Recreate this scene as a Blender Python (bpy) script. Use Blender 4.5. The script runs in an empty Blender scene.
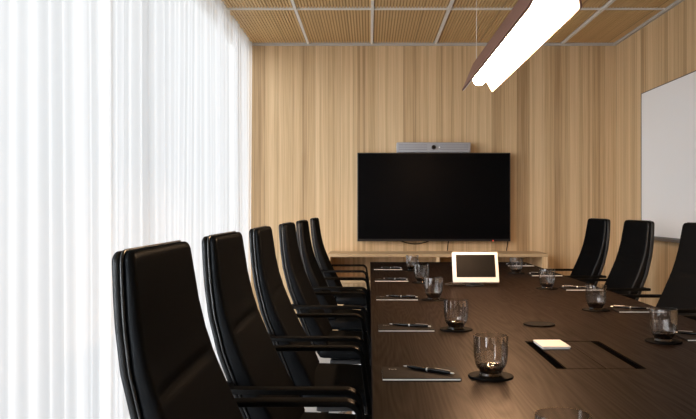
import bpy, bmesh, math, random
from mathutils import Vector, Matrix

scene = bpy.context.scene
COL = scene.collection
PI = math.pi
EYE = 1.14
FPX = 774.0
TABLE_Z = 0.74
TX0, TX1 = 0.005, 1.166          # table edges
TY0, TY1 = 0.70, 5.79
DEPTH = 7.25                     # end wall
CEIL = 2.677
RIGHT = 2.305
CURT = -1.072
LEFT = -1.225
FRONT = -1.6

# ------------------------------------------------------------------ materials
def new_mat(name):
    m = bpy.data.materials.new(name)
    m.use_nodes = True
    nt = m.node_tree
    b = nt.nodes['Principled BSDF']
    return m, nt, b

def plain(name, col, rough=0.5, metal=0.0, spec=0.5, bump=None, coat=0.0):
    m, nt, b = new_mat(name)
    b.inputs['Base Color'].default_value = (*col, 1)
    b.inputs['Roughness'].default_value = rough
    b.inputs['Metallic'].default_value = metal
    b.inputs['Specular IOR Level'].default_value = spec
    b.inputs['Coat Weight'].default_value = coat
    # a faint tonal noise keeps each surface procedural
    tc = nt.nodes.new('ShaderNodeTexCoord')
    nz = nt.nodes.new('ShaderNodeTexNoise')
    nz.inputs['Scale'].default_value = bump[0] if bump else 60.0
    nz.inputs['Detail'].default_value = 3
    nt.links.new(tc.outputs['Object'], nz.inputs['Vector'])
    mr = nt.nodes.new('ShaderNodeMapRange')
    mr.inputs['To Min'].default_value = max(0.02, rough - 0.05)
    mr.inputs['To Max'].default_value = rough + 0.05
    nt.links.new(nz.outputs['Fac'], mr.inputs['Value'])
    nt.links.new(mr.outputs['Result'], b.inputs['Roughness'])
    if bump:
        bp = nt.nodes.new('ShaderNodeBump')
        bp.inputs['Strength'].default_value = bump[1]
        bp.inputs['Distance'].default_value = 0.002
        nt.links.new(nz.outputs['Fac'], bp.inputs['Height'])
        nt.links.new(bp.outputs['Normal'], b.inputs['Normal'])
    return m

def math_node(nt, op, a=None, b=None):
    n = nt.nodes.new('ShaderNodeMath'); n.operation = op
    for i, v in enumerate((a, b)):
        if v is None: continue
        if isinstance(v, (int, float)): n.inputs[i].default_value = v
        else: nt.links.new(v, n.inputs[i])
    return n.outputs[0]

def plank_mat(name, axis, dark, mid, light, w1=0.118, w2=0.0237, rough=0.5):
    """vertical oak boards: random tone per board, per strip in a board, and long grain"""
    m, nt, b = new_mat(name)
    tc = nt.nodes.new('ShaderNodeTexCoord')
    sp = nt.nodes.new('ShaderNodeSeparateXYZ')
    nt.links.new(tc.outputs['Object'], sp.inputs[0])
    u = sp.outputs[axis]
    def cell(w, seed):
        d = math_node(nt, 'DIVIDE', u, w)
        f = math_node(nt, 'FLOOR', math_node(nt, 'ADD', d, seed))
        wn = nt.nodes.new('ShaderNodeTexWhiteNoise'); wn.noise_dimensions = '1D'
        nt.links.new(math_node(nt, 'ADD', f, seed * 7.3), wn.inputs['W'])
        return wn.outputs['Value'], d
    r1, d1 = cell(w1, 0.31)
    r2, d2 = cell(w2, 0.77)
    # grain
    mp = nt.nodes.new('ShaderNodeCombineXYZ')
    nt.links.new(math_node(nt, 'MULTIPLY', u, 150.0), mp.inputs[0])
    nt.links.new(math_node(nt, 'MULTIPLY', r1, 31.0), mp.inputs[1])
    nt.links.new(math_node(nt, 'MULTIPLY', sp.outputs[2], 1.6), mp.inputs[2])
    nz = nt.nodes.new('ShaderNodeTexNoise'); nz.inputs['Scale'].default_value = 1.0
    nz.inputs['Detail'].default_value = 4; nz.inputs['Distortion'].default_value = 0.4
    nt.links.new(mp.outputs[0], nz.inputs['Vector'])
    s = math_node(nt, 'ADD', math_node(nt, 'MULTIPLY', r1, 0.46), math_node(nt, 'MULTIPLY', r2, 0.36))
    s = math_node(nt, 'ADD', s, math_node(nt, 'MULTIPLY', math_node(nt, 'SUBTRACT', nz.outputs['Fac'], 0.5), 1.0))
    s = math_node(nt, 'ADD', s, 0.14)
    cr = nt.nodes.new('ShaderNodeValToRGB')
    cr.color_ramp.elements[0].color = (*dark, 1); cr.color_ramp.elements[0].position = 0.1
    cr.color_ramp.elements[1].color = (*light, 1); cr.color_ramp.elements[1].position = 0.9
    e = cr.color_ramp.elements.new(0.5); e.color = (*mid, 1)
    nt.links.new(s, cr.inputs['Fac'])
    # thin joint lines between boards
    fr = math_node(nt, 'FRACT', math_node(nt, 'ADD', d1, 0.31))
    j = math_node(nt, 'LESS_THAN', fr, 0.02)
    mx = nt.nodes.new('ShaderNodeMix'); mx.data_type = 'RGBA'
    nt.links.new(math_node(nt, 'MULTIPLY', j, 0.45), mx.inputs[0])
    nt.links.new(cr.outputs['Color'], mx.inputs[6])
    mx.inputs[7].default_value = (*[c * 0.35 for c in dark], 1)
    nt.links.new(mx.outputs[2], b.inputs['Base Color'])
    b.inputs['Roughness'].default_value = rough
    b.inputs['Specular IOR Level'].default_value = 0.35
    bp = nt.nodes.new('ShaderNodeBump'); bp.inputs['Strength'].default_value = 0.15
    bp.inputs['Distance'].default_value = 0.002
    nt.links.new(nz.outputs['Fac'], bp.inputs['Height'])
    nt.links.new(bp.outputs['Normal'], b.inputs['Normal'])
    return m

OAK_D, OAK_M, OAK_L = (0.365, 0.235, 0.118), (0.575, 0.40, 0.22), (0.72, 0.53, 0.315)
M = {}
M['oak_x'] = plank_mat('oak_boards_end_wall', 0, OAK_D, OAK_M, OAK_L)
M['oak_y'] = plank_mat('oak_boards_side_wall', 1, OAK_D, OAK_M, OAK_L)
M['oak_console'] = plank_mat('oak_console_boards', 2, *[tuple(0.8 * c for c in k) for k in (OAK_D, OAK_M, OAK_L)], w1=0.9, w2=0.4)
M['slat'] = plank_mat('ceiling_slat_wood', 0, (0.64, 0.43, 0.205), (0.70, 0.48, 0.235), (0.75, 0.53, 0.265), w1=0.6, w2=0.0242)
M['slat_back'] = plain('ceiling_dark_backing', (0.42, 0.26, 0.12), 0.8)
M['grid'] = plain('pale_metal_grid', (0.82, 0.80, 0.76), 0.5)
M['edge_trim'] = plain('grey_edge_trim', (0.50, 0.48, 0.45), 0.5)
M['wall_paint'] = plain('white_paint', (0.72, 0.71, 0.69), 0.8)
M['floor'] = plain('pale_grey_floor', (0.56, 0.56, 0.56), 0.42, bump=(18, 0.05))
M['alu'] = plain('polished_aluminium', (0.75, 0.75, 0.76), 0.22, metal=1.0)
M['black_metal'] = plain('black_metal', (0.02, 0.02, 0.021), 0.4)
M['black_matte'] = plain('black_rubber', (0.006, 0.006, 0.006), 0.75, spec=0.08)
M['tv_case'] = plain('tv_black_plastic', (0.008, 0.008, 0.009), 0.35)
M['tv_screen'] = plain('tv_glossy_screen', (0.0025, 0.0025, 0.003), 0.3, spec=0.04)
M['bar_grey'] = plain('grey_speaker_fabric', (0.36, 0.36, 0.38), 0.6, bump=(500, 0.3))
M['bar_dark'] = plain('dark_speaker_groove', (0.18, 0.18, 0.19), 0.6)
M['board'] = plain('whiteboard_enamel', (0.92, 0.935, 0.95), 0.42, bump=(2, 0.0))
M['board_frame'] = plain('board_dark_frame', (0.08, 0.08, 0.085), 0.4)
M['paper'] = plain('white_paper', (0.85, 0.84, 0.82), 0.8)
M['cream'] = plain('cream_card', (0.86, 0.82, 0.74), 0.6)
M['cover'] = plain('dark_brown_cover', (0.007, 0.0055, 0.005), 0.55, spec=0.025)
M['silver'] = plain('silver_metal', (0.62, 0.62, 0.62), 0.38, metal=1.0)
M['pen_black'] = plain('black_lacquer', (0.006, 0.006, 0.006), 0.22, spec=0.3)
M['tablet_white'] = plain('cream_white_plastic', (0.86, 0.83, 0.79), 0.35)
M['shade_out'] = plain('dark_red_brown_shade', (0.17, 0.080, 0.066), 0.45)
M['shade_in'] = plain('white_shade_lining', (0.86, 0.83, 0.76), 0.6)
M['brush'] = plain('black_brush_strip', (0.0015, 0.0015, 0.0015), 0.9, spec=0.0)

def satin(name, col, lo, hi, rough, tint=(1, 1, 1), scale=300.0, bump=0.05):
    """matte dark leather: diffuse body with a weak sheen that rises slowly towards grazing view"""
    m = bpy.data.materials.new(name); m.use_nodes = True
    nt = m.node_tree; nt.nodes.clear()
    o = nt.nodes.new('ShaderNodeOutputMaterial')
    d = nt.nodes.new('ShaderNodeBsdfDiffuse'); d.inputs[0].default_value = (*col, 1)
    g = nt.nodes.new('ShaderNodeBsdfGlossy'); g.inputs[0].default_value = (*tint, 1); g.inputs['Roughness'].default_value = rough
    lw = nt.nodes.new('ShaderNodeLayerWeight'); lw.inputs[0].default_value = 0.3
    mr = nt.nodes.new('ShaderNodeMapRange'); mr.inputs['To Min'].default_value = lo; mr.inputs['To Max'].default_value = hi
    nt.links.new(lw.outputs['Fresnel'], mr.inputs['Value'])
    mx = nt.nodes.new('ShaderNodeMixShader')
    nt.links.new(mr.outputs['Result'], mx.inputs[0]); nt.links.new(d.outputs[0], mx.inputs[1]); nt.links.new(g.outputs[0], mx.inputs[2])
    tc = nt.nodes.new('ShaderNodeTexCoord'); nz = nt.nodes.new('ShaderNodeTexNoise'); nz.inputs['Scale'].default_value = scale
    nt.links.new(tc.outputs['Object'], nz.inputs['Vector'])
    bp = nt.nodes.new('ShaderNodeBump'); bp.inputs['Strength'].default_value = bump; bp.inputs['Distance'].default_value = 0.001
    nt.links.new(nz.outputs['Fac'], bp.inputs['Height']); nt.links.new(bp.outputs['Normal'], g.inputs['Normal'])
    nt.links.new(mx.outputs[0], o.inputs[0])
    return m
M['leather'] = satin('black_leather', (0.0018, 0.0019, 0.0023), 0.013, 0.025, 0.40, (0.86, 0.93, 1.0))
M['arm'] = satin('black_leather_arm', (0.002, 0.002, 0.002), 0.012, 0.05, 0.38)
M['coaster'] = satin('dark_coaster_leather', (0.004, 0.0035, 0.0032), 0.006, 0.02, 0.5)
M['edge_highlight'] = satin('black_edge_highlight', (0.006, 0.006, 0.0065), 0.06, 0.35, 0.30, (0.95, 0.98, 1.0), bump=0.0)  # stronger sheen for the added bead that carries the cushion edge highlight
M['shell'] = satin('black_leather_shell', (0.004, 0.004, 0.0045), 0.03, 0.28, 0.30, (0.93, 0.97, 1.0), bump=0.0)

def emit_mat(name, col, strength):
    m = bpy.data.materials.new(name); m.use_nodes = True
    nt = m.node_tree; nt.nodes.clear()
    o = nt.nodes.new('ShaderNodeOutputMaterial'); e = nt.nodes.new('ShaderNodeEmission')
    e.inputs[0].default_value = (*col, 1); e.inputs[1].default_value = strength
    nt.links.new(e.outputs[0], o.inputs[0])
    return m
M['tube'] = emit_mat('lamp_tube_glow', (1.0, 0.62, 0.36), 92.0)
M['led_red'] = emit_mat('red_indicator', (1.0, 0.06, 0.04), 1.5)
M['led_white'] = plain('pale_indicator', (0.8, 0.8, 0.8), 0.4)

def curtain_mat():
    m = bpy.data.materials.new('sheer_white_voile'); m.use_nodes = True
    nt = m.node_tree; nt.nodes.clear()
    o = nt.nodes.new('ShaderNodeOutputMaterial')
    d = nt.nodes.new('ShaderNodeBsdfDiffuse'); d.inputs[0].default_value = (0.80, 0.81, 0.82, 1)
    t = nt.nodes.new('ShaderNodeBsdfTranslucent'); t.inputs[0].default_value = (0.93, 0.94, 0.95, 1)
    mx = nt.nodes.new('ShaderNodeMixShader'); mx.inputs[0].default_value = 0.62
    # fine weave varies how much light comes through
    tc = nt.nodes.new('ShaderNodeTexCoord'); mp = nt.nodes.new('ShaderNodeMapping')
    mp.inputs['Scale'].default_value = (30, 30, 0.6)
    nz = nt.nodes.new('ShaderNodeTexNoise'); nz.inputs['Scale'].default_value = 1.0; nz.inputs['Detail'].default_value = 3
    mr = nt.nodes.new('ShaderNodeMapRange'); mr.inputs['To Min'].default_value = 0.36; mr.inputs['To Max'].default_value = 0.44
    nt.links.new(tc.outputs['Object'], mp.inputs[0]); nt.links.new(mp.outputs[0], nz.inputs['Vector'])
    nt.links.new(nz.outputs['Fac'], mr.inputs['Value']); nt.links.new(mr.outputs['Result'], mx.inputs[0])
    nt.links.new(d.outputs[0], mx.inputs[1]); nt.links.new(t.outputs[0], mx.inputs[2])
    tr = nt.nodes.new('ShaderNodeBsdfTransparent'); tr.inputs[0].default_value = (0.97, 0.98, 1.0, 1)
    m2 = nt.nodes.new('ShaderNodeMixShader'); m2.inputs[0].default_value = 0.38
    nt.links.new(mx.outputs[0], m2.inputs[1]); nt.links.new(tr.outputs[0], m2.inputs[2])
    nt.links.new(m2.outputs[0], o.inputs[0])
    return m
M['voile'] = curtain_mat()

def thin_glass(name, tint, lo, hi, rough=0.02, edge=None):
    m = bpy.data.materials.new(name); m.use_nodes = True
    nt = m.node_tree; nt.nodes.clear()
    o = nt.nodes.new('ShaderNodeOutputMaterial')
    t = nt.nodes.new('ShaderNodeBsdfTransparent'); t.inputs[0].default_value = (*tint, 1)
    g = nt.nodes.new('ShaderNodeBsdfGlossy'); g.inputs['Roughness'].default_value = rough
    lw = nt.nodes.new('ShaderNodeLayerWeight'); lw.inputs[0].default_value = 0.35
    mr = nt.nodes.new('ShaderNodeMapRange'); mr.inputs['To Min'].default_value = lo; mr.inputs['To Max'].default_value = hi
    nt.links.new(lw.outputs['Fresnel'], mr.inputs['Value'])
    if edge:      # smoky glass: a longer path through the wall seen edge-on takes more light
        mc = nt.nodes.new('ShaderNodeMix'); mc.data_type = 'RGBA'
        mc.inputs[6].default_value = (*tint, 1); mc.inputs[7].default_value = (*edge, 1)
        pw = math_node(nt, 'POWER', lw.outputs['Facing'], 2.2)
        nt.links.new(pw, mc.inputs[0]); nt.links.new(mc.outputs[2], t.inputs[0])
    mx = nt.nodes.new('ShaderNodeMixShader')
    nt.links.new(mr.outputs['Result'], mx.inputs[0])
    nt.links.new(t.outputs[0], mx.inputs[1]); nt.links.new(g.outputs[0], mx.inputs[2])
    nt.links.new(mx.outputs[0], o.inputs[0])
    return m
M['pane'] = thin_glass('window_pane_glass', (0.98, 0.985, 0.985), 0.005, 0.12)
M['tumbler'] = thin_glass('smoky_tumbler_glass', (0.95, 0.945, 0.94), 0.045, 0.34, 0.03, (0.42, 0.40, 0.39))
M['tumbler_base'] = thin_glass('smoky_glass_foot', (0.36, 0.31, 0.28), 0.03, 0.5, 0.05)

def table_mat():
    m, nt, b = new_mat('dark_stained_oak')
    tc = nt.nodes.new('ShaderNodeTexCoord')
    mp = nt.nodes.new('ShaderNodeMapping'); mp.inputs['Scale'].default_value = (1.5, 0.085, 1.0)
    nt.links.new(tc.outputs['Object'], mp.inputs[0])
    # cathedral figure
    n1 = nt.nodes.new('ShaderNodeTexNoise'); n1.inputs['Scale'].default_value = 5.0; n1.inputs['Detail'].default_value = 1.5
    nt.links.new(mp.outputs[0], n1.inputs['Vector'])
    rings = math_node(nt, 'FRACT', math_node(nt, 'MULTIPLY', n1.outputs['Fac'], 34.0))
    rings = math_node(nt, 'ABSOLUTE', math_node(nt, 'SUBTRACT', rings, 0.5))
    mp2 = nt.nodes.new('ShaderNodeMapping'); mp2.inputs['Scale'].default_value = (190, 3, 20)
    nt.links.new(tc.outputs['Object'], mp2.inputs[0])
    n2 = nt.nodes.new('ShaderNodeTexNoise'); n2.inputs['Scale'].default_value = 1.0; n2.inputs['Detail'].default_value = 4
    nt.links.new(mp2.outputs[0], n2.inputs['Vector'])
    s = math_node(nt, 'ADD', math_node(nt, 'MULTIPLY', rings, 0.55), math_node(nt, 'MULTIPLY', n2.outputs['Fac'], 0.8))
    cr = nt.nodes.new('ShaderNodeValToRGB')
    cr.color_ramp.elements[0].position = 0.25; cr.color_ramp.elements[0].color = (0.0025, 0.0016, 0.0012, 1)
    cr.color_ramp.elements[1].position = 0.75; cr.color_ramp.elements[1].color = (0.0068, 0.0032, 0.0019, 1)
    nt.links.new(s, cr.inputs['Fac'])
    o = [n for n in nt.nodes if n.type == 'OUTPUT_MATERIAL'][0]
    nt.nodes.remove(b)
    d = nt.nodes.new('ShaderNodeBsdfDiffuse'); nt.links.new(cr.outputs['Color'], d.inputs[0])
    g = nt.nodes.new('ShaderNodeBsdfGlossy'); g.inputs[0].default_value = (1.0, 0.92, 0.86, 1)
    mr = nt.nodes.new('ShaderNodeMapRange'); mr.inputs['To Min'].default_value = 0.35; mr.inputs['To Max'].default_value = 0.28
    nt.links.new(s, mr.inputs['Value']); nt.links.new(mr.outputs['Result'], g.inputs['Roughness'])
    lw = nt.nodes.new('ShaderNodeLayerWeight'); lw.inputs[0].default_value = 0.3
    m3 = nt.nodes.new('ShaderNodeMapRange'); m3.inputs['To Min'].default_value = 0.036; m3.inputs['To Max'].default_value = 0.050
    nt.links.new(lw.outputs['Fresnel'], m3.inputs['Value'])
    mx = nt.nodes.new('ShaderNodeMixShader')
    fac = math_node(nt, 'MULTIPLY', m3.outputs['Result'], math_node(nt, 'ADD', math_node(nt, 'MULTIPLY', s, 1.0), 0.5))
    nt.links.new(fac, mx.inputs[0]); nt.links.new(d.outputs[0], mx.inputs[1]); nt.links.new(g.outputs[0], mx.inputs[2])
    bp = nt.nodes.new('ShaderNodeBump'); bp.inputs['Strength'].default_value = 0.10; bp.inputs['Distance'].default_value = 0.001
    nt.links.new(s, bp.inputs['Height'])
    nt.links.new(bp.outputs['Normal'], g.inputs['Normal']); nt.links.new(bp.outputs['Normal'], d.inputs['Normal'])
    nt.links.new(mx.outputs[0], o.inputs[0])
    return m
M['table'] = table_mat()

# ------------------------------------------------------------------ helpers
def obj(name, bm, mat, parent=None, smooth=False, loc=None, rotz=0.0):
    me = bpy.data.meshes.new(name)
    bmesh.ops.recalc_face_normals(bm, faces=bm.faces)
    bm.to_mesh(me); bm.free()
    if smooth:
        me.polygons.foreach_set('use_smooth', [True] * len(me.polygons))
        try: me.set_sharp_from_angle(angle=math.radians(40))
        except Exception: pass
    mats = mat if isinstance(mat, (list, tuple)) else [mat]
    for x in mats: me.materials.append(x)
    o = bpy.data.objects.new(name, me); COL.objects.link(o)
    if parent: o.parent = parent
    if loc: o.location = loc
    o.rotation_euler.z = rotz
    return o

def tag(o, label, cat, group=None):
    o['label'] = label; o['category'] = cat
    if group: o['group'] = group
    return o

def thing(name, label, cat, loc=(0, 0, 0), rotz=0.0, group=None):
    o = bpy.data.objects.new(name, None); COL.objects.link(o)
    o.empty_display_size = 0.1
    o.location = loc; o.rotation_euler.z = rotz
    return tag(o, label, cat, group)

def copy_tree(o, parent=None):
    kids = [c for c in bpy.data.objects if c.parent == o]
    c = o.copy(); COL.objects.link(c)
    if parent: c.parent = parent
    for k in kids: copy_tree(k, c)
    return c

def place(proto, first, loc, rotz, label, group=None):
    o = proto if first else copy_tree(proto)
    o.location = loc; o.rotation_euler.z = rotz; o['label'] = label
    if group: o['group'] = group
    return o

def struct(name, bm, mat, parent=None, smooth=False):
    o = obj(name, bm, mat, parent, smooth)
    o['kind'] = 'structure'
    return o

def NB(): return bmesh.new()

def box(bm, x0, x1, y0, y1, z0, z1, bev=0.0, seg=2, mi=0):
    r = bmesh.ops.create_cube(bm, size=1.0)
    vs = r['verts']
    for v in vs:
        v.co = Vector(((x0 + x1) / 2 + v.co.x * (x1 - x0), (y0 + y1) / 2 + v.co.y * (y1 - y0), (z0 + z1) / 2 + v.co.z * (z1 - z0)))
    fs = list({f for v in vs for f in v.link_faces})
    for f in fs: f.material_index = mi
    if bev > 0:
        es = list({e for v in vs for e in v.link_edges})
        bmesh.ops.bevel(bm, geom=es, offset=bev, segments=seg, profile=0.5, affect='EDGES')
    return bm

def loft(bm, loops, cap=True, closed=True):
    rows = [[bm.verts.new(p) for p in lp] for lp in loops]
    n = len(rows[0])
    for a, b in zip(rows, rows[1:]):
        rng = range(n) if closed else range(n - 1)
        for i in rng:
            j = (i + 1) % n
            bm.faces.new((a[i], a[j], b[j], b[i]))
    if cap:
        bm.faces.new(rows[0]); bm.faces.new(rows[-1])
    return bm

def lathe(bm, prof, n=32, cx=0, cy=0, cap0=True, cap1=True, rib=None):
    loops = []
    for r, z in prof:
        lp = []
        for i in range(n):
            a = 2 * PI * i / n
            k = 1.0
            if rib: k = 1.0 + rib(z, i)
            lp.append((cx + r * k * math.cos(a), cy + r * k * math.sin(a), z))
        loops.append(lp)
    rows = [[bm.verts.new(p) for p in lp] for lp in loops]
    for a, b in zip(rows, rows[1:]):
        for i in range(n):
            j = (i + 1) % n
            bm.faces.new((a[i], a[j], b[j], b[i]))
    if cap0: bm.faces.new(rows[0])
    if cap1: bm.faces.new(rows[-1])
    return bm

def sweep(bm, pts, w, h, up=Vector((0, 0, 1)), n=12, power=4.0, closed_caps=True):
    """flattened rounded bar along pts: w across, h thick (superellipse section)"""
    pts = [Vector(p) for p in pts]
    loops = []
    prev_n = None
    for i, p in enumerate(pts):
        t = (pts[min(i + 1, len(pts) - 1)] - pts[max(i - 1, 0)]).normalized()
        if prev_n is None:
            nrm = (up - t * up.dot(t)).normalized()
        else:
            nrm = (prev_n - t * prev_n.dot(t)).normalized()
        prev_n = nrm
        s = t.cross(nrm)
        lp = []
        for k in range(n):
            a = 2 * PI * k / n
            ca, sa = math.cos(a), math.sin(a)
            x = math.copysign(abs(ca) ** (2 / power), ca) * w / 2
            y = math.copysign(abs(sa) ** (2 / power), sa) * h / 2
            lp.append(p + s * x + nrm * y)
        loops.append(lp)
    return loft(bm, loops, cap=closed_caps)

def tube(bm, pts, r, n=8):
    return sweep(bm, pts, 2 * r, 2 * r, up=Vector((0.3, 0.5, 0.81)).normalized(), n=n, power=2.0)

def lerp_table(tab, z):
    """tab: [(z, v...)] descending z"""
    if z >= tab[0][0]: return tab[0][1:]
    for a, b in zip(tab, tab[1:]):
        if a[0] >= z >= b[0]:
            t = (a[0] - z) / (a[0] - b[0])
            return tuple(x + (y - x) * t for x, y in zip(a[1:], b[1:]))
    return tab[-1][1:]

# ------------------------------------------------------------------ setting
# floor, walls
struct('floor', box(NB(), LEFT - 0.04, RIGHT + 0.15, FRONT - 0.15, DEPTH + 0.15, -0.1, 0.0), M['floor'])
struct('wall_back', box(NB(), LEFT - 0.06, RIGHT + 0.15, DEPTH, DEPTH + 0.15, 0.0, CEIL + 0.2), M['oak_x'])
struct('wall_right', box(NB(), RIGHT, RIGHT + 0.15, FRONT, DEPTH, 0.0, CEIL + 0.2), M['oak_y'])
struct('wall_front', box(NB(), LEFT - 0.06, RIGHT + 0.15, FRONT - 0.15, FRONT, 0.0, CEIL + 0.2), M['wall_paint'])
# window wall with one wide glazed opening
bm = NB()
W_Y0, W_Y1, W_Z0, W_Z1 = FRONT + 0.15, DEPTH - 0.10, 0.012, CEIL - 0.006
box(bm, LEFT - 0.06, LEFT, FRONT, W_Y0, 0, CEIL + 0.2)
box(bm, LEFT - 0.06, LEFT, W_Y1, DEPTH, 0, CEIL + 0.2)
box(bm, LEFT - 0.06, LEFT, W_Y0, W_Y1, 0, W_Z0)
box(bm, LEFT - 0.06, LEFT, W_Y0, W_Y1, W_Z1, CEIL + 0.2)
struct('wall_left', bm, M['wall_paint'])
for i, (a, b_) in enumerate(((W_Y0, 3.7), (3.7, W_Y1))):
    bm = NB()
    f = 0.03
    xa, xb = LEFT - 0.05, LEFT - 0.01
    box(bm, xa, xb, a, a + f, W_Z0, W_Z1); box(bm, xa, xb, b_ - f, b_, W_Z0, W_Z1)
    box(bm, xa, xb, a + f, b_ - f, W_Z0, W_Z0 + f); box(bm, xa, xb, a + f, b_ - f, W_Z1 - f, W_Z1)
    w = struct('window_%d' % (i + 1), bm, M['grid'])
    p = obj('pane', box(NB(), LEFT - 0.033, LEFT - 0.027, a + f, b_ - f, W_Z0 + f, W_Z1 - f), M['pane'], w)

# ceiling: slab, slatted panels in a pale metal grid
GX = [0.022 + 0.5945 * k for k in range(-3, 5)]
GX = [x for x in GX if LEFT < x < RIGHT]
GY = [5.98 - 1.25 * k for k in range(0, 7)]
GY = [y for y in GY if y > FRONT]
bm = NB()
box(bm, LEFT - 0.06, RIGHT + 0.15, FRONT - 0.15, DEPTH + 0.15, CEIL + 0.022, CEIL + 0.2, mi=1)
pitch = 0.0242
x = LEFT + 0.01
gw = 0.011
while x < RIGHT - 0.02:
    if all(abs(x + 0.0078 - g) > gw + 0.006 for g in GX):
        ys = [FRONT] + sorted(GY) + [DEPTH]
        for a, b_ in zip(ys, ys[1:]):
            box(bm, x, x + 0.0155, a + gw, b_ - gw, CEIL + 0.010, CEIL + 0.022)
    x += pitch
struct('ceiling', bm, [M['slat'], M['slat_back']])
bm = NB()
for g in GX: box(bm, g - gw, g + gw, FRONT, DEPTH, CEIL - 0.002, CEIL + 0.022)
for g in GY: box(bm, LEFT, RIGHT, g - 0.007, g + 0.007, CEIL - 0.0025, CEIL + 0.0215)
struct('trim_1', bm, M['grid'])                                        # ceiling grid
struct('trim_2', box(NB(), LEFT, RIGHT, DEPTH - 0.022, DEPTH, CEIL - 0.014, CEIL + 0.022), M['edge_trim'])
struct('trim_3', box(NB(), RIGHT - 0.022, RIGHT, FRONT, DEPTH - 0.022, CEIL - 0.014, CEIL + 0.022), M['edge_trim'])
struct('baseboard_right', box(NB(), RIGHT - 0.012, RIGHT, FRONT, DEPTH - 0.012, 0, 0.06), M['oak_y'])
struct('baseboard_back', box(NB(), CURT + 0.12, RIGHT, DEPTH - 0.012, DEPTH, 0, 0.06), M['oak_x'])

# curtain
random.seed(4)
bm = NB()
ys = []
y = FRONT + 0.05
step = 0.0075
n = int((DEPTH - 0.008 - y) / step)
ph = 0.0; amps = []
folds = []
wl, am = 0.12, 0.02
acc = 0.0
for i in range(n + 1):
    if ph >= 2 * PI:
        ph -= 2 * PI
        wl = random.uniform(0.065, 0.19); am2 = random.uniform(0.007, 0.022)
        amps.append(am2)
    ph += 2 * PI * step / wl
    folds.append((y + i * step, ph, amps[-1] if amps else am))
# smooth the amplitudes
sm = []
for i in range(len(folds)):
    a = [folds[k][2] for k in range(max(0, i - 6), min(len(folds), i + 7))]
    sm.append(sum(a) / len(a))
zs = [0.012, 0.35, 0.8, 1.3, 1.8, 2.3, 2.55, CEIL - 0.0035]
rows = []
for j, z in enumerate(zs):
    t = z / CEIL
    row = []
    for i, (yy, p, a) in enumerate(folds):
        k = 1.0 - 0.25 * t
        sh = 0.010 * math.sin(yy * 2.3 + z * 0.5) * (1 - t) + 0.012 * math.sin(yy * 5.1 - z * 0.35) * (1 - t)
        # slightly peaked folds, leaning a little
        s = math.sin(p + 0.35 * math.sin(p) + 0.25 * (1 - t) * math.sin(yy * 1.7))
        row.append(bm.verts.new((CURT - 0.02 + sm[i] * k * s + sh, yy + 0.010 * math.cos(p) * (1 - t), z)))
    rows.append(row)
for r0, r1 in zip(rows, rows[1:]):
    for i in range(len(r0) - 1):
        bm.faces.new((r0[i], r0[i + 1], r1[i + 1], r1[i]))
c = obj('curtain', bm, M['voile'], smooth=False)
for p in c.data.polygons: p.use_smooth = True
tag(c, 'full height sheer white curtain in soft folds along the window wall', 'curtain')

# ------------------------------------------------------------------ table
t = thing('conference_table', 'long dark stained oak conference table with glasses and notepads on it', 'table', (0, 0, 0))
CBX0, CBX1, CBY0, CBY1 = 0.467, 0.692, 1.93, 2.337     # cable hatch
bm = NB()
zt, zb = TABLE_Z, TABLE_Z - 0.032
# top as four slabs round the hatch, one clean outline
def slab_with_hole(bm, X, Y, hx, hy, z0, z1, bev):
    vs = {}
    def ring(x0, x1, y0, y1, z): return [bm.verts.new(p) for p in ((x0, y0, z), (x1, y0, z), (x1, y1, z), (x0, y1, z))]
    ot = ring(X[0] + bev, X[1] - bev, Y[0] + bev, Y[1] - bev, z1)
    om = ring(X[0], X[1], Y[0], Y[1], z1 - bev)
    ob = ring(X[0], X[1], Y[0], Y[1], z0)
    it = ring(hx[0], hx[1], hy[0], hy[1], z1)
    ib = ring(hx[0], hx[1], hy[0], hy[1], z0)
    for a, b in ((it, ot), (ot, om), (om, ob), (ob, ib), (ib, it)):
        for i in range(4):
            j = (i + 1) % 4
            bm.faces.new((a[i], a[j], b[j], b[i]))
slab_with_hole(bm, (TX0, TX1), (TY0, TY1), (CBX0, CBX1), (CBY0, CBY1), zb, zt, 0.0025)
obj('tabletop', bm, M['table'], t)
for (ya, yb) in ((1.15, 1.25), (5.15, 5.25)):
    obj('leg', box(NB(), 0.315, 0.855, ya, yb, 0.0, zb, 0.004), M['table'], t)
obj('apron', box(NB(), 0.315, 0.855, 2.75, 5.05, 0.56, zb, 0.003), M['table'], t)
h = obj('cable_hatch', box(NB(), CBX0 + 0.0, CBX1 - 0.0, CBY0, CBY1, zb - 0.06, zb - 0.003), M['black_matte'], t)
mid = (CBX0 + CBX1) / 2 + 0.012
for a, b_ in ((CBX0 + 0.027, mid - 0.001), (mid + 0.001, CBX1 - 0.026)):
    l = obj('lid', box(NB(), a, b_, CBY0 + 0.007, CBY1 - 0.005, zb + 0.004, zt - 0.0006), M['table'], h)
for a, b_ in ((CBX0 + 0.001, CBX0 + 0.026), (CBX1 - 0.025, CBX1 - 0.001)):
    obj('brush_strip', box(NB(), a, b_, CBY0 + 0.004, CBY1 - 0.004, zb + 0.004, zt - 0.004), M['brush'], h)

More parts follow.
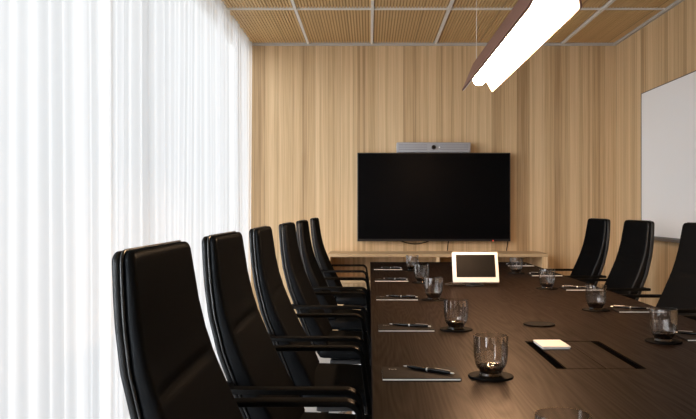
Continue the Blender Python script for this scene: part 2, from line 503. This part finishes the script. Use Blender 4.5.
# ------------------------------------------------------------------ chairs
# numbers in metres from the table edge (edge = 0, chair faces +x); the chair's origin sits 0.13 behind it
OX = 0.13
REAR = [(1.055, -.458), (.99, -.453), (.93, -.447), (.85, -.435), (.75, -.410), (.63, -.365), (.50, -.315), (.42, -.285)]
PADF = [(1.055, -.416), (.99, -.407), (.93, -.399), (.86, -.384), (.81, -.368), (.77, -.353), (.72, -.332), (.63, -.290), (.54, -.240), (.46, -.205)]
HW = [(1.055, .222), (.95, .236), (.85, .246), (.72, .252), (.6, .25), (.46, .242), (.42, .24)]
def plan_loop(xr, xf, hw, z, rad, dish=0.0, crease=0.0):
    """rounded-rectangle plan of a back cushion at height z"""
    hx = (xf - xr) / 2; cx = (xr + xf) / 2
    r = min(rad, hx * 0.96)
    lp = []
    for q, (sx, sy) in enumerate(((1, 1), (-1, 1), (-1, -1), (1, -1))):
        for k in range(5):
            a = (q + k / 4) * PI / 2
            lp.append([sx * (hx - r) + r * math.cos(a), sy * (hw - r) + r * math.sin(a)])
        # points along the straight run that follows
        if q in (0, 2):
            continue
        for k in range(1, 8):
            u = k / 8
            y0 = sy * (hw - r)
            lp.append([sx * hx, y0 * (1 - 2 * u)])
    out = []
    for x, y in lp:
        f = (x / max(hx, 1e-5) + 1) / 2
        cr = crease * f * (1 - min(1, abs(y) / hw) ** 4)
        out.append((cx + x + OX + dish * (y / max(hw, 1e-4)) ** 2 - cr, y, z))
    return out
def back_slab(rear, front, ztop, zbot, grow=0.0, rad=0.012, r=0.022, crease=0.0):
    bm = NB(); loops = []
    zs = []
    m = 64
    for i in range(m + 1):
        zs.append(zbot + (ztop - r - zbot) * i / m)
    for i in range(1, 9):
        a = i / 8 * PI / 2
        zs.append(ztop - r + r * math.sin(a))
    for z in zs:
        hw = lerp_table(HW, z)[0] + grow
        xr, xf = rear(z), front(z)
        if z > ztop - r:
            q = (z - (ztop - r)) / r
            s = 1 - math.sqrt(max(0.0, 1 - q * q))
            hw -= s * r
            th = xf - xr
            q2 = max(0.0, (z - (ztop - 0.016)) / 0.016)
            s2 = (1 - math.sqrt(max(0.0, 1 - q2 * q2))) * 0.46
            xr += th * s2; xf -= th * s2
        if z < zbot + 0.02:
            q = (zbot + 0.02 - z) / 0.02
            s = (1 - math.sqrt(max(0.0, 1 - q * q))) * 0.35
            th = xf - xr; xr += th * s; xf -= th * s; hw -= s * 0.03
        loops.append(plan_loop(xr, xf, hw, z, rad, dish=0.004, crease=crease * math.exp(-((z - 0.805) / 0.010) ** 2)))
    return loft(bm, loops)
def make_chair():
    root = thing('office_chair', 'chair', 'chair', (0, 0, 0))
    rear = lambda z: lerp_table(REAR, z)[0]
    seam = lambda z: rear(z) + 0.017
    front = lambda z: lerp_table(PADF, z)[0]
    obj('back_shell', back_slab(rear, lambda z: rear(z) + 0.016, 1.063, 0.42, rad=0.006), M['shell'], root, smooth=True)
    obj('backrest', back_slab(seam, front, 1.0635, 0.455, grow=-0.001, rad=0.013, crease=0.006), M['leather'], root, smooth=True)
    # thin bead added along the seam, standing in for the cushion edge's highlight
    pts = []
    for s in (-1, 1):
        side = []
        for i in range(25):
            z = 0.47 + (1.040 - 0.47) * i / 24
            hw = lerp_table(HW, z)[0]
            side.append((seam(z) + OX + 0.006, s * (hw + 0.0005), z))
        for i in range(1, 7):
            a = i / 6 * PI / 2
            z = 1.040 + 0.0235 * math.sin(a)
            side.append((seam(z) + OX + 0.006, s * (lerp_table(HW, z)[0] - 0.022 + 0.022 * math.cos(a)), z))
        pts += side if s < 0 else side[::-1]
    obj('edge_highlight', tube(NB(), pts, 0.0032, 8), M['edge_highlight'], root, smooth=True)
    # seat cushion: crowned rounded slab lofted along x
    bm = NB(); loops = []
    x0, x1 = -0.265, 0.175
    for i in range(25):
        u = i / 24
        x = x0 + (x1 - x0) * u
        e = min(u, 1 - u) * (x1 - x0)
        r = 0.035
        s = 1 - math.sqrt(max(0, 1 - (max(0, r - e) / r) ** 2))
        hw = 0.247 - s * 0.03
        th = 0.038 * (1 - 0.75 * s)
        zc = 0.425 + 0.008 * math.cos(u * PI)
        drop = 0.020 * max(0, u - 0.75) / 0.25
        lp = []
        for k in range(32):
            a = 2 * PI * k / 32
            ca, sa = math.cos(a), math.sin(a)
            py = math.copysign(abs(ca) ** (2 / 7), ca) * hw
            pz = math.copysign(abs(sa) ** (2 / 4), sa) * th
            crown = 0.010 * (1 - (py / hw) ** 2) if sa > 0 else 0
            lp.append((x + OX, py, zc + pz + crown - drop))
        loops.append(lp)
    loft(bm, loops)
    obj('seat', bm, M['leather'], root, smooth=True)
    obj('seat_plate', box(NB(), -0.20 + OX, 0.12 + OX, -0.19, 0.19, 0.362, 0.384, 0.006), M['black_metal'], root)
    # arm loops: from the shell side forward, round a bend and down beneath the seat
    for s in (-1, 1):
        za = 0.662
        pts = [(-0.392, .300 * s, za), (-0.36, .302 * s, za), (-0.28, .310 * s, za)]
        pts += [(-0.28 + 0.198 * k / 4, .310 * s, za) for k in range(1, 5)]
        for k in range(1, 9):
            a = k / 8 * PI / 2 * 0.92
            pts.append((-0.082 + 0.036 * math.sin(a), .310 * s, za - 0.036 + 0.036 * math.cos(a)))
        lx = pts[-1][0]
        pts += [(lx + 0.010, .310 * s, 0.56), (lx + 0.022, .308 * s, 0.47), (lx + 0.028, .300 * s, 0.415), (lx + 0.026, .280 * s, 0.385), (lx + 0.02, .24 * s, 0.374), (lx + 0.01, .18 * s, 0.372)]
        # bring the front bend to just short of the table edge
        pts = [(x + OX + 0.028 * min(1, max(0, (x + 0.35) / 0.1)), y, z) for x, y, z in pts]
        bm = sweep(NB(), pts, 0.042, 0.016, n=16, power=6)
        box(bm, -0.385 + OX, -0.355 + OX, min(.225 * s, .30 * s), max(.225 * s, .30 * s), za - 0.008, za + 0.008, 0.003)
        obj('armrest', bm, M['arm'], root, smooth=True)
    obj('column', lathe(NB(), [(0.035, 0.10), (0.035, 0.20), (0.025, 0.205), (0.025, 0.362)], 20, cx=0.09), M['alu'], root, smooth=True)
    # four star base
    for k in range(4):
        a = PI / 4 + k * PI / 2
        bm = NB(); loops = []
        for i in range(7):
            u = i / 6
            r = 0.02 + 0.29 * u
            w = 0.030 - 0.012 * u
            zc0, zc1 = 0.085 - 0.055 * u, 0.135 - 0.085 * u
            c0 = Vector((0.09 + r * math.cos(a), r * math.sin(a), 0))
            sd = Vector((-math.sin(a), math.cos(a), 0)) * w
            loops.append([c0 - sd + Vector((0, 0, zc0)), c0 + sd + Vector((0, 0, zc0)), c0 + sd * 0.7 + Vector((0, 0, zc1)), c0 - sd * 0.7 + Vector((0, 0, zc1))])
        loft(bm, loops)
        b = obj('base_arm', bm, M['alu'], root)
        obj('glide', lathe(NB(), [(0.02, 0.0), (0.022, 0.004), (0.022, 0.022), (0.012, 0.032)], 16, 0.09 + 0.295 * math.cos(a), 0.295 * math.sin(a)), M['black_matte'], b, smooth=True)
    return root
chair = make_chair()
BL = 'black leather high-back chair '
left_chairs = [
    (1.60, 0.0, BL + 'nearest the camera on the curtain side'),
    (2.34, 0.0, BL + 'on the curtain side, second from the camera'),
    (3.15, 0.02, BL + 'on the curtain side, third from the camera'),
    (4.05, 0.0, BL + 'on the curtain side, fourth from the camera'),
    (4.95, 0.0, BL + 'on the curtain side, fifth from the camera'),
    (6.20, 0.0, BL + 'on the curtain side, farthest, past the table end near the console'),
]
right_chairs = [
    (5.72, 0.0, BL + 'farthest from the camera on the whiteboard side'),
    (4.87, 0.0, BL + 'on the whiteboard side, just under the far edge of the whiteboard'),
    (3.92, 0.0, BL + 'on the whiteboard side, its backrest cut by the picture edge'),
    (3.10, 0.0, BL + 'on the whiteboard side, with only an armrest in the picture'),
]
first = True
for y, r, lab in left_chairs:
    place(chair, first, (TX0 - OX - 0.012 + (0.010 if 3.5 < y < 5.5 else 0.0), y, 0), r, lab, 'chairs along the curtain side'); first = False
for y, r, lab in right_chairs:
    place(chair, False, (1.390, y, 0), PI + r, lab, 'chairs along the whiteboard side')

# ------------------------------------------------------------------ table setting
CT = 0.005   # coaster thickness
def make_coaster():
    bm = lathe(NB(), [(0.048, 0.0), (0.053, 0.0012), (0.0535, 0.003), (0.052, CT), (0.044, CT - 0.001)], 40)
    o = obj('coaster', bm, M['coaster'], smooth=True)
    return tag(o, 'coaster', 'coaster')
def make_tumbler():
    root = thing('tumbler', 'tumbler', 'glass')
    N = 112
    prof = [(0.0250, 0.008), (0.0285, 0.012), (0.0325, 0.018), (0.0362, 0.027), (0.0388, 0.039), (0.0402, 0.052), (0.0406, 0.070), (0.0406, 0.093), (0.0402, 0.0955)]
    inner = [(r - 0.0022, z) for r, z in prof[::-1]]
    inner = inner[:-2] + [(0.027, 0.022), (0.012, 0.019)]
    def rib(z, i):
        if z < 0.013 or z > 0.094: return 0
        return 0.010 * math.cos(i / N * 2 * PI * 14)
    obj('bowl', lathe(NB(), prof + inner, N, cap0=False, cap1=True, rib=rib), M['tumbler'], root, smooth=True)
    obj('foot', lathe(NB(), [(0.026, 0.0), (0.0275, 0.002), (0.0248, 0.0075), (0.0270, 0.0125), (0.0302, 0.0185), (0.0328, 0.0235), (0.022, 0.0225), (0.010, 0.0168)], 48), M['tumbler_base'], root, smooth=True)
    return root
coaster0, tumbler0 = make_coaster(), make_tumbler()
G = 'ribbed smoky glass tumbler on '
Cc = 'round dark coaster '
set_glass = [
    # x, y, tumbler label, coaster label
    (0.2825, 1.13, G + 'a coaster at the lower picture edge, only its rim visible', Cc + 'under the tumbler at the lower picture edge'),
    (0.288, 1.837, G + 'the curtain side, largest whole glass, next to the nearest notepad', Cc + 'under the largest whole tumbler, next to the nearest notepad'),
    (0.285, 2.548, G + 'the curtain side, next to the second notepad from the camera', Cc + 'under the tumbler next to the second notepad, curtain side'),
    (0.280, 3.38, G + 'the curtain side, next to the third notepad from the camera', Cc + 'under the tumbler next to the third notepad, curtain side'),
    (0.280, 4.16, G + 'the curtain side, next to the fourth notepad from the camera', Cc + 'under the tumbler next to the fourth notepad, curtain side'),
    (0.275, 4.98, G + 'the curtain side, farthest of its row, by the console', Cc + 'under the farthest tumbler of the curtain side'),
    (0.881, 2.32, G + 'the whiteboard side, nearest the camera in its row', Cc + 'under the nearest tumbler of the whiteboard side'),
    (0.889, 3.04, G + 'the whiteboard side, second from the camera in its row', Cc + 'under the second tumbler of the whiteboard side'),
    (0.883, 3.85, G + 'the whiteboard side, third from the camera in its row', Cc + 'under the third tumbler of the whiteboard side'),
    (0.900, 4.75, G + 'the whiteboard side, farthest in its row, right of the tablet', Cc + 'under the farthest tumbler, right of the tablet'),
]
first = True
for x, y, gl, cl in set_glass:
    place(coaster0, first, (x, y, TABLE_Z), 0, cl, 'coasters under the tumblers')
    place(tumbler0, first, (x, y, TABLE_Z + CT - 0.0008), x * 7 + y, gl, 'tumblers on the table')
    first = False
place(coaster0, False, (0.583, 2.66, TABLE_Z), 0, 'round dark coaster with no glass, alone behind the cable hatch', 'coasters')

def make_pad():
    root = thing('notepad', 'pad', 'notepad')
    hx, hy = 0.0915, 0.066
    obj('pages', box(NB(), -hx, hx - 0.002, -hy, hy, 0.0012, 0.0044), M['paper'], root)
    bm = NB(); box(bm, -hx - 0.0002, hx, -hy - 0.0002, hy + 0.0002, 0.0044, 0.0058, 0.0003, 1)
    box(bm, hx - 0.002, hx, -hy, hy, 0.0, 0.0044)
    box(bm, -hx, hx - 0.002, -hy, hy, 0.0, 0.0012)
    obj('cover', bm, M['cover'], root)
    bm = NB()
    # small silver wordmark near the corner, too small to read
    x = -hx + 0.016; y0, y1 = 0.034, 0.041; z0, z1 = 0.0058, 0.0060
    box(bm, x, x + 0.005, y1 - 0.0014, y1, z0, z1); box(bm, x + 0.0018, x + 0.0032, y0, y1, z0, z1)
    x += 0.0065
    box(bm, x, x + 0.0012, y0, y0 + .005, z0, z1); box(bm, x + .003, x + .0042, y0, y0 + .005, z0, z1); box(bm, x, x + .0042, y0, y0 + .0012, z0, z1)
    x += 0.0058
    box(bm, x, x + 0.0012, y0, y0 + .005, z0, z1); box(bm, x, x + .003, y0 + .0038, y0 + .005, z0, z1)
    x += 0.0045
    box(bm, x, x + 0.0012, y0, y1, z0, z1); box(bm, x + .0012, x + .0035, y0 + .002, y0 + .0034, z0, z1)
    obj('wordmark', bm, M['silver'], root)
    return root
def make_pen():
    root = thing('ballpoint_pen', 'pen', 'pen')
    def cyl(prof):
        bm = lathe(NB(), prof, 16)
        bmesh.ops.rotate(bm, verts=bm.verts, cent=(0, 0, 0), matrix=Matrix.Rotation(PI / 2, 3, 'Y'))
        bmesh.ops.translate(bm, verts=bm.verts, vec=(0, 0, 0.0048))
        return bm
    obj('barrel', cyl([(0.0022, -0.060), (0.0042, -0.045), (0.0048, -0.01), (0.0046, -0.0022), (0.0046, 0.0022), (0.0048, 0.01), (0.0046, 0.05), (0.0036, 0.066)]), M['pen_black'], root, smooth=True)
    obj('nib', cyl([(0.0005, -0.071), (0.0012, -0.067), (0.0022, -0.060)]), M['silver'], root, smooth=True)
    obj('band', cyl([(0.0047, -0.0022), (0.0050, -0.0015), (0.0050, 0.0015), (0.0047, 0.0022)]), M['silver'], root, smooth=True)
    obj('clip', box(NB(), 0.022, 0.064, -0.0012, 0.0012, 0.0100, 0.0110, 0.0003, 1), M['silver'], root)
    obj('push_button', cyl([(0.0022, 0.0662), (0.0022, 0.074), (0.0014, 0.0755)]), M['silver'], root, smooth=True)
    return root
pad0, pen0 = make_pad(), make_pen()
P = 'dark covered notepad with white page edges, '
N_ = 'black ballpoint pen with silver band on '
pads = [
    # x centre, near edge y, right side?, pen (dx, dy, angle deg), pad label, pen label
    (0.122, 1.795, 0, (0.018, 0.012, -38), P + 'largest, beside the largest whole tumbler', N_ + 'the largest, nearest notepad'),
    (0.121, 2.510, 0, (0.012, 0.010, -22), P + 'curtain side, second from the camera', N_ + 'the second notepad, curtain side'),
    (0.121, 3.365, 0, (0.020, 0.005, -20), P + 'curtain side, third from the camera', N_ + 'the third notepad, curtain side'),
    (0.122, 4.230, 0, (0.020, 0.000, -24), P + 'curtain side, fourth from the camera', N_ + 'the fourth notepad, curtain side'),
    (0.122, 5.030, 0, (0.018, 0.000, -24), P + 'curtain side, farthest, by the table end', N_ + 'the farthest notepad, curtain side'),
    (1.048, 2.330, 1, (-0.02, 0.010, -28), P + 'whiteboard side, nearest the camera', N_ + 'the nearest notepad, whiteboard side'),
    (1.048, 2.970, 1, (-0.02, 0.012, -26), P + 'whiteboard side, second from the camera', N_ + 'the second notepad, whiteboard side'),
    (1.048, 3.770, 1, (-0.015, 0.010, -26), P + 'whiteboard side, third from the camera', N_ + 'the third notepad, whiteboard side'),
    (1.048, 4.570, 1, (-0.015, 0.005, -26), P + 'whiteboard side, fourth from the camera', N_ + 'the fourth notepad, whiteboard side'),
    (1.048, 5.360, 1, (-0.015, 0.000, -26), P + 'whiteboard side, farthest, behind the farthest tumbler', N_ + 'the farthest notepad, whiteboard side'),
]
first = True
for x, y, rs, (dx, dy, ang), pl, nl in pads:
    yc = y + 0.066
    place(pad0, first, (x, yc, TABLE_Z), PI if rs else 0, pl, 'notepads on the table')
    a = math.radians(ang) + (PI if rs else 0)
    place(pen0, first, (x + dx, yc + dy, TABLE_Z + 0.0057), a, nl, 'pens on the notepads')
    first = False

# small cream box on the hatch
root = thing('card_box', 'small flat cream white box lying on the cable hatch', 'box', (0.530, 2.254, TABLE_Z), 0.02)
obj('tray', box(NB(), -0.039, 0.039, -0.0555, 0.0555, 0.0, 0.004, 0.001), M['paper'], root)
obj('lid', box(NB(), -0.041, 0.041, -0.0575, 0.0575, 0.004, 0.0085, 0.0015), M['cream'], root)

# control tablet on its foot
root = thing('tablet', 'cream framed control tablet tilted on a small dark foot on the table', 'tablet', (0.546, 3.99, TABLE_Z))
tilt = math.radians(-22)
def tilted(bm):
    bmesh.ops.rotate(bm, verts=bm.verts, cent=(0, 0, 0), matrix=Matrix.Rotation(tilt, 3, 'X'))
    bmesh.ops.translate(bm, verts=bm.verts, vec=(0, -0.035, 0.022))
    return bm
hw, hh = 0.119, 0.165
bm = NB(); box(bm, -hw, hw, 0.0, 0.016, 0, hh, 0.005, 3)
obj('frame', tilted(bm), M['tablet_white'], root, smooth=True)
bm = NB(); box(bm, -hw + 0.020, hw - 0.017, -0.0012, 0.004, 0.028, hh - 0.016)
obj('screen', tilted(bm), M['tv_screen'], root)
bm = lathe(NB(), [(0.044, 0.0), (0.047, 0.002), (0.047, 0.006), (0.042, 0.009)], 32)
for v in bm.verts: v.co.y = v.co.y * 0.8 + 0.012
obj('foot', bm, M['black_metal'], root, smooth=True)
obj('stem', sweep(NB(), [(0, 0.010, 0.008), (0, 0.012, 0.03), (0, 0.010, 0.06), (0, 0.003, 0.085)], 0.05, 0.010, up=Vector((0, 1, 0))), M['black_metal'], root, smooth=True)
obj('power_cord', tube(NB(), [(-0.02, 0.03, 0.005), (-0.08, 0.05, 0.004), (-0.14, 0.03, 0.004), (-0.150, 0.07, 0.004), (-0.12, 0.12, 0.004), (-0.05, 0.16, 0.004)], 0.0022), M['black_metal'], root, smooth=True)

# ------------------------------------------------------------------ end wall furniture
CX0, CX1, CFY = (328 - 369.5) * 6.85 / FPX, (548 - 369.5) * 6.85 / FPX, 6.85
ct, cb = 0.740, 0.475
root = thing('wall_console', 'long low open oak console shelf fixed under the television', 'console', (0, 0, 0))
obj('top_board', box(NB(), CX0, CX1, CFY, DEPTH, ct - 0.030, ct, 0.0015), M['oak_console'], root)
obj('bottom_board', box(NB(), CX0, CX1, CFY, DEPTH, cb, cb + 0.028, 0.0015), M['oak_console'], root)
for a, aw in ((CX0, 0.020), (CX1 - 0.05, 0.05)):
    obj('side_panel', box(NB(), a, a + aw, CFY + 0.001, DEPTH, cb + 0.028, ct - 0.030), M['oak_x'], root)
mx_ = (CX0 + CX1) / 2
obj('divider', box(NB(), mx_ - 0.014, mx_ + 0.014, CFY + 0.002, DEPTH, cb + 0.028, ct - 0.030), M['oak_x'], root)

# television
TVY = 7.16
k = FPX / TVY
tx0, tx1 = (357.3 - 369.5) / k, (510.5 - 369.5) / k
tz0, tz1 = EYE - (241.3 - 208.5) / k, EYE + (208.5 - 152.7) / k
root = thing('television', 'large black flat television, switched off, on the oak end wall', 'television', ((tx0 + tx1) / 2, DEPTH, 0))
cx = (tx0 + tx1) / 2; hw = (tx1 - tx0) / 2
bm = NB(); box(bm, -hw, hw, TVY - DEPTH, TVY - DEPTH + 0.035, tz0, tz1, 0.003)
box(bm, -hw * 0.7, hw * 0.7, TVY - DEPTH + 0.035, TVY - DEPTH + 0.060, tz0 + 0.05, tz1 - 0.25, 0.01)
obj('casing', bm, M['tv_case'], root)
obj('screen', box(NB(), -hw + 0.010, hw - 0.010, TVY - DEPTH - 0.001, TVY - DEPTH + 0.004, tz0 + 0.022, tz1 - 0.010), M['tv_screen'], root)
lx = (493 - 369.5) / k - cx
obj('indicator_light', box(NB(), lx - 0.004, lx + 0.004, TVY - DEPTH - 0.002, TVY - DEPTH + 0.003, tz0 + 0.001, tz0 + 0.010), M['led_red'], root)
obj('wall_bracket', box(NB(), -0.3, 0.3, TVY - DEPTH + 0.060, -0.003, tz0 + 0.2, tz1 - 0.35), M['black_metal'], root)

tv_root = root
def px_on(px, py, Y): return ((px - 369.5) * Y / FPX, Y, EYE - (py - 208.5) * Y / FPX)
def cable(name, lab, pts, r=0.004):
    off = tv_root.location
    return obj(name, tube(NB(), [Vector(p) - off for p in pts], r), M['black_matte'], tv_root, smooth=True)
def arc(pa, pb, sag, Y, n=12):
    a, b = Vector(px_on(*pa, Y)), Vector(px_on(*pb, Y))
    return [a.lerp(b, i / n) + Vector((0, 0, -sag * 4 * (i / n) * (1 - i / n))) for i in range(n + 1)]
cable('television_cord', 'black cable looping below the lower edge of the television', arc((399, 240), (431, 240), 0.036, 7.232))
cable('television_cord', 'short black cable dropping from mid television to the console', [px_on(449, 239, 7.23), px_on(448, 244, 7.235), px_on(447.3, 251, 7.238)])
cable('television_cord', 'black cable dropping from the far right end of the television', [px_on(508, 239, 7.23), px_on(507.5, 244, 7.235), px_on(506.5, 251, 7.238)])

# video bar
VY = 7.13; k = FPX / VY
vx0, vx1 = (396.8 - 369.5) / k, (470.6 - 369.5) / k
vz0, vz1 = EYE + (208.5 - 152.3) / k, EYE + (208.5 - 142.3) / k
vz0 = max(vz0, tz1 + 0.001)
root = thing('video_bar', 'grey conference video bar with a centre camera, above the television', 'video bar', ((vx0 + vx1) / 2, DEPTH, 0))
hw = (vx1 - vx0) / 2
obj('body', box(NB(), -hw, hw, VY - DEPTH, -0.002, vz0, vz1, 0.006, 3), M['bar_grey'], root, smooth=True)
for zz in (0.30, 0.52, 0.74):
    z = vz0 + (vz1 - vz0) * zz
    for a, b_ in ((-hw + 0.02, -0.06), (0.06, hw - 0.02)):
        obj('grille_line', box(NB(), a, b_, VY - DEPTH - 0.0006, VY - DEPTH + 0.002, z - 0.002, z + 0.002), M['bar_dark'], root)
def disc(r, y0, y1, x, z, n=24):
    bm = lathe(NB(), [(r, 0), (r, 1)], n)
    for v in bm.verts:
        v.co = Vector((x + v.co.x, y0 + (y1 - y0) * v.co.z, z + v.co.y))
    return bm
zc = (vz0 + vz1) / 2
l = obj('camera_lens', disc(0.021, VY - DEPTH - 0.010, VY - DEPTH + 0.004, 0, zc), M['tv_case'], root)
obj('lens_glass', disc(0.012, VY - DEPTH - 0.012, VY - DEPTH - 0.008, 0, zc), M['tv_screen'], l)
obj('status_light', disc(0.006, VY - DEPTH - 0.002, VY - DEPTH + 0.003, 0.052, zc, 12), M['led_white'], root)

# whiteboard
BX = RIGHT - 0.022
by1 = 6.50; by0 = 4.10; bz0, bz1 = 0.912, 2.106
root = thing('whiteboard', 'blank whiteboard with thin dark frame and tray on the oak side wall', 'whiteboard', (RIGHT, (by0 + by1) / 2, 0))
hy = (by1 - by0) / 2
obj('panel', box(NB(), BX - RIGHT, -0.001, -hy + 0.006, hy - 0.006, bz0 + 0.006, bz1 - 0.006), M['board'], root)
bm = NB(); xa = BX - RIGHT - 0.003
box(bm, xa, -0.001, -hy, -hy + 0.006, bz0, bz1); box(bm, xa, -0.001, hy - 0.006, hy, bz0, bz1)
box(bm, xa, -0.001, -hy + 0.006, hy - 0.006, bz1 - 0.006, bz1); box(bm, xa, -0.001, -hy + 0.006, hy - 0.006, bz0, bz0 + 0.006)
obj('frame', bm, M['board_frame'], root)
obj('pen_tray', box(NB(), xa - 0.045, -0.001, -hy, hy - 0.0, bz0 - 0.022, bz0, 0.002), M['board_frame'], root)

# ------------------------------------------------------------------ pendant lamp
LX = 0.618
yF, yN = 4.42, 2.586            # ends of the lower edges
yFt, yNt = 4.54, 2.43           # ends of the ridge
zl, zr, zt_ = 1.810, 1.806, 1.985
root = thing('pendant_lamp', 'long dark inverted V pendant lamp with glowing white tube over the table', 'lamp', (LX, 3.5, 0))
def shade(s, xl, zl):
    """one wing: dark outer skin with a white lining, rounded lower corners"""
    r = 0.035
    top, bot = zt_, zl
    o2 = []
    def P(y, v):   # v 0 at the ridge .. 1 at the lower edge
        return Vector((s * (0.004 + (xl - 0.004) * v), y - 3.5, top + (bot - top) * v))
    outline = [P(yNt, 0), P(yFt, 0)]
    vr = r / abs(top - bot)
    L = lambda v: yF + (yFt - yF) * (1 - v)
    K = lambda v: yN + (yNt - yN) * (1 - v)
    for i in range(0, 7):
        a = i / 6 * PI / 2
        v = 1 - vr + vr * math.sin(a)
        outline.append(P(L(1 - vr) - r + r * math.cos(a), v))
    for i in range(0, 7):
        a = PI / 2 - i / 6 * PI / 2
        v = 1 - vr + vr * math.sin(a)
        outline.append(P(K(1 - vr) + r - r * math.cos(a), v))
    nrm = Vector((s * abs(top - bot), 0, abs(xl))).normalized()
    def plate(o0, o1):
        bm = NB()
        loft(bm, [[p + nrm * o0 for p in outline], [p + nrm * o1 for p in outline]])
        return bm
    w = obj('shade', plate(0.0012, 0.008), M['shade_out'], root)
    obj('lining', plate(-0.0016, 0.0011), M['shade_in'], w)
shade(-1, 0.084, zl); shade(1, 0.084, zr)
# tube with rounded ends
rt = 0.034
prof = []
y0, y1 = yN + 0.06, yF - 0.02
for i in range(0, 7):
    a = -PI / 2 + i / 6 * PI / 2
    prof.append((max(0.002, rt * math.cos(a)), y0 + rt + rt * math.sin(a)))
for i in range(0, 7):
    a = i / 6 * PI / 2
    prof.append((max(0.002, rt * math.cos(a)), y1 - rt + rt * math.sin(a)))
bm = lathe(NB(), prof, 24)
for v in bm.verts: v.co = Vector((v.co.x, v.co.z - 3.5, 1.868 + v.co.y))
obj('light_tube', bm, M['tube'], root, smooth=True)
for yy in (4.47, 2.52):
    obj('cable', tube(NB(), [(0, yy - 3.5, 1.98), (0, yy - 3.5, 2.3), (0, yy - 3.5, CEIL + 0.001)], 0.0016, 6), M['grid'], root)
obj('spine', box(NB(), -0.010, 0.010, yNt - 3.5 + 0.02, yFt - 3.5 - 0.02, 1.972, 1.988, 0.003), M['shade_out'], root)

# ------------------------------------------------------------------ light, world, camera
w = bpy.data.worlds.new('overcast_sky'); scene.world = w
w.use_nodes = True
nt = w.node_tree
bg = nt.nodes['Background']
tc = nt.nodes.new('ShaderNodeTexCoord'); sp = nt.nodes.new('ShaderNodeSeparateXYZ')
nt.links.new(tc.outputs['Generated'], sp.inputs[0])
cr = nt.nodes.new('ShaderNodeValToRGB')
cr.color_ramp.elements[0].position = 0.40; cr.color_ramp.elements[0].color = (0.72, 0.74, 0.76, 1)
cr.color_ramp.elements[1].position = 0.60; cr.color_ramp.elements[1].color = (0.95, 0.98, 1.0, 1)
mr = nt.nodes.new('ShaderNodeMapRange'); mr.inputs['From Min'].default_value = -1; mr.inputs['From Max'].default_value = 1
nt.links.new(sp.outputs[2], mr.inputs['Value']); nt.links.new(mr.outputs['Result'], cr.inputs['Fac'])
nt.links.new(cr.outputs['Color'], bg.inputs['Color'])
bg.inputs['Strength'].default_value = 0.88
# the bright part of the overcast sky, seen from the windows over the camera's left shoulder
sun = bpy.data.lights.new('hazy_sun', 'SUN'); sun.energy = 5.6; sun.angle = math.radians(55); sun.color = (0.97, 0.98, 1.0)
so = bpy.data.objects.new('hazy_sun', sun); COL.objects.link(so)
so.rotation_euler = Vector((0.72, 0.62, -0.24)).to_track_quat('-Z', 'Y').to_euler()

cam = bpy.data.cameras.new('camera')
co = bpy.data.objects.new('camera', cam); COL.objects.link(co)
co.location = (0, 0, EYE); co.rotation_euler = (PI / 2, 0, 0)
cam.sensor_width = 36; cam.sensor_fit = 'HORIZONTAL'
cam.lens = FPX / 696 * 36
cam.shift_x = (348 - 369.5) / 696
cam.shift_y = -1.0 / 696
cam.clip_start = 0.05
scene.camera = co

scene.view_settings.view_transform = 'Standard'
scene.view_settings.look = 'None'
scene.view_settings.gamma = 1
scene.view_settings.use_curve_mapping = False
scene.view_settings.exposure = 0.46
scene.cycles.max_bounces = 10
scene.cycles.diffuse_bounces = 6
scene.cycles.transparent_max_bounces = 24
scene.cycles.use_denoising = True
scene.cycles.sample_clamp_indirect = 6.0
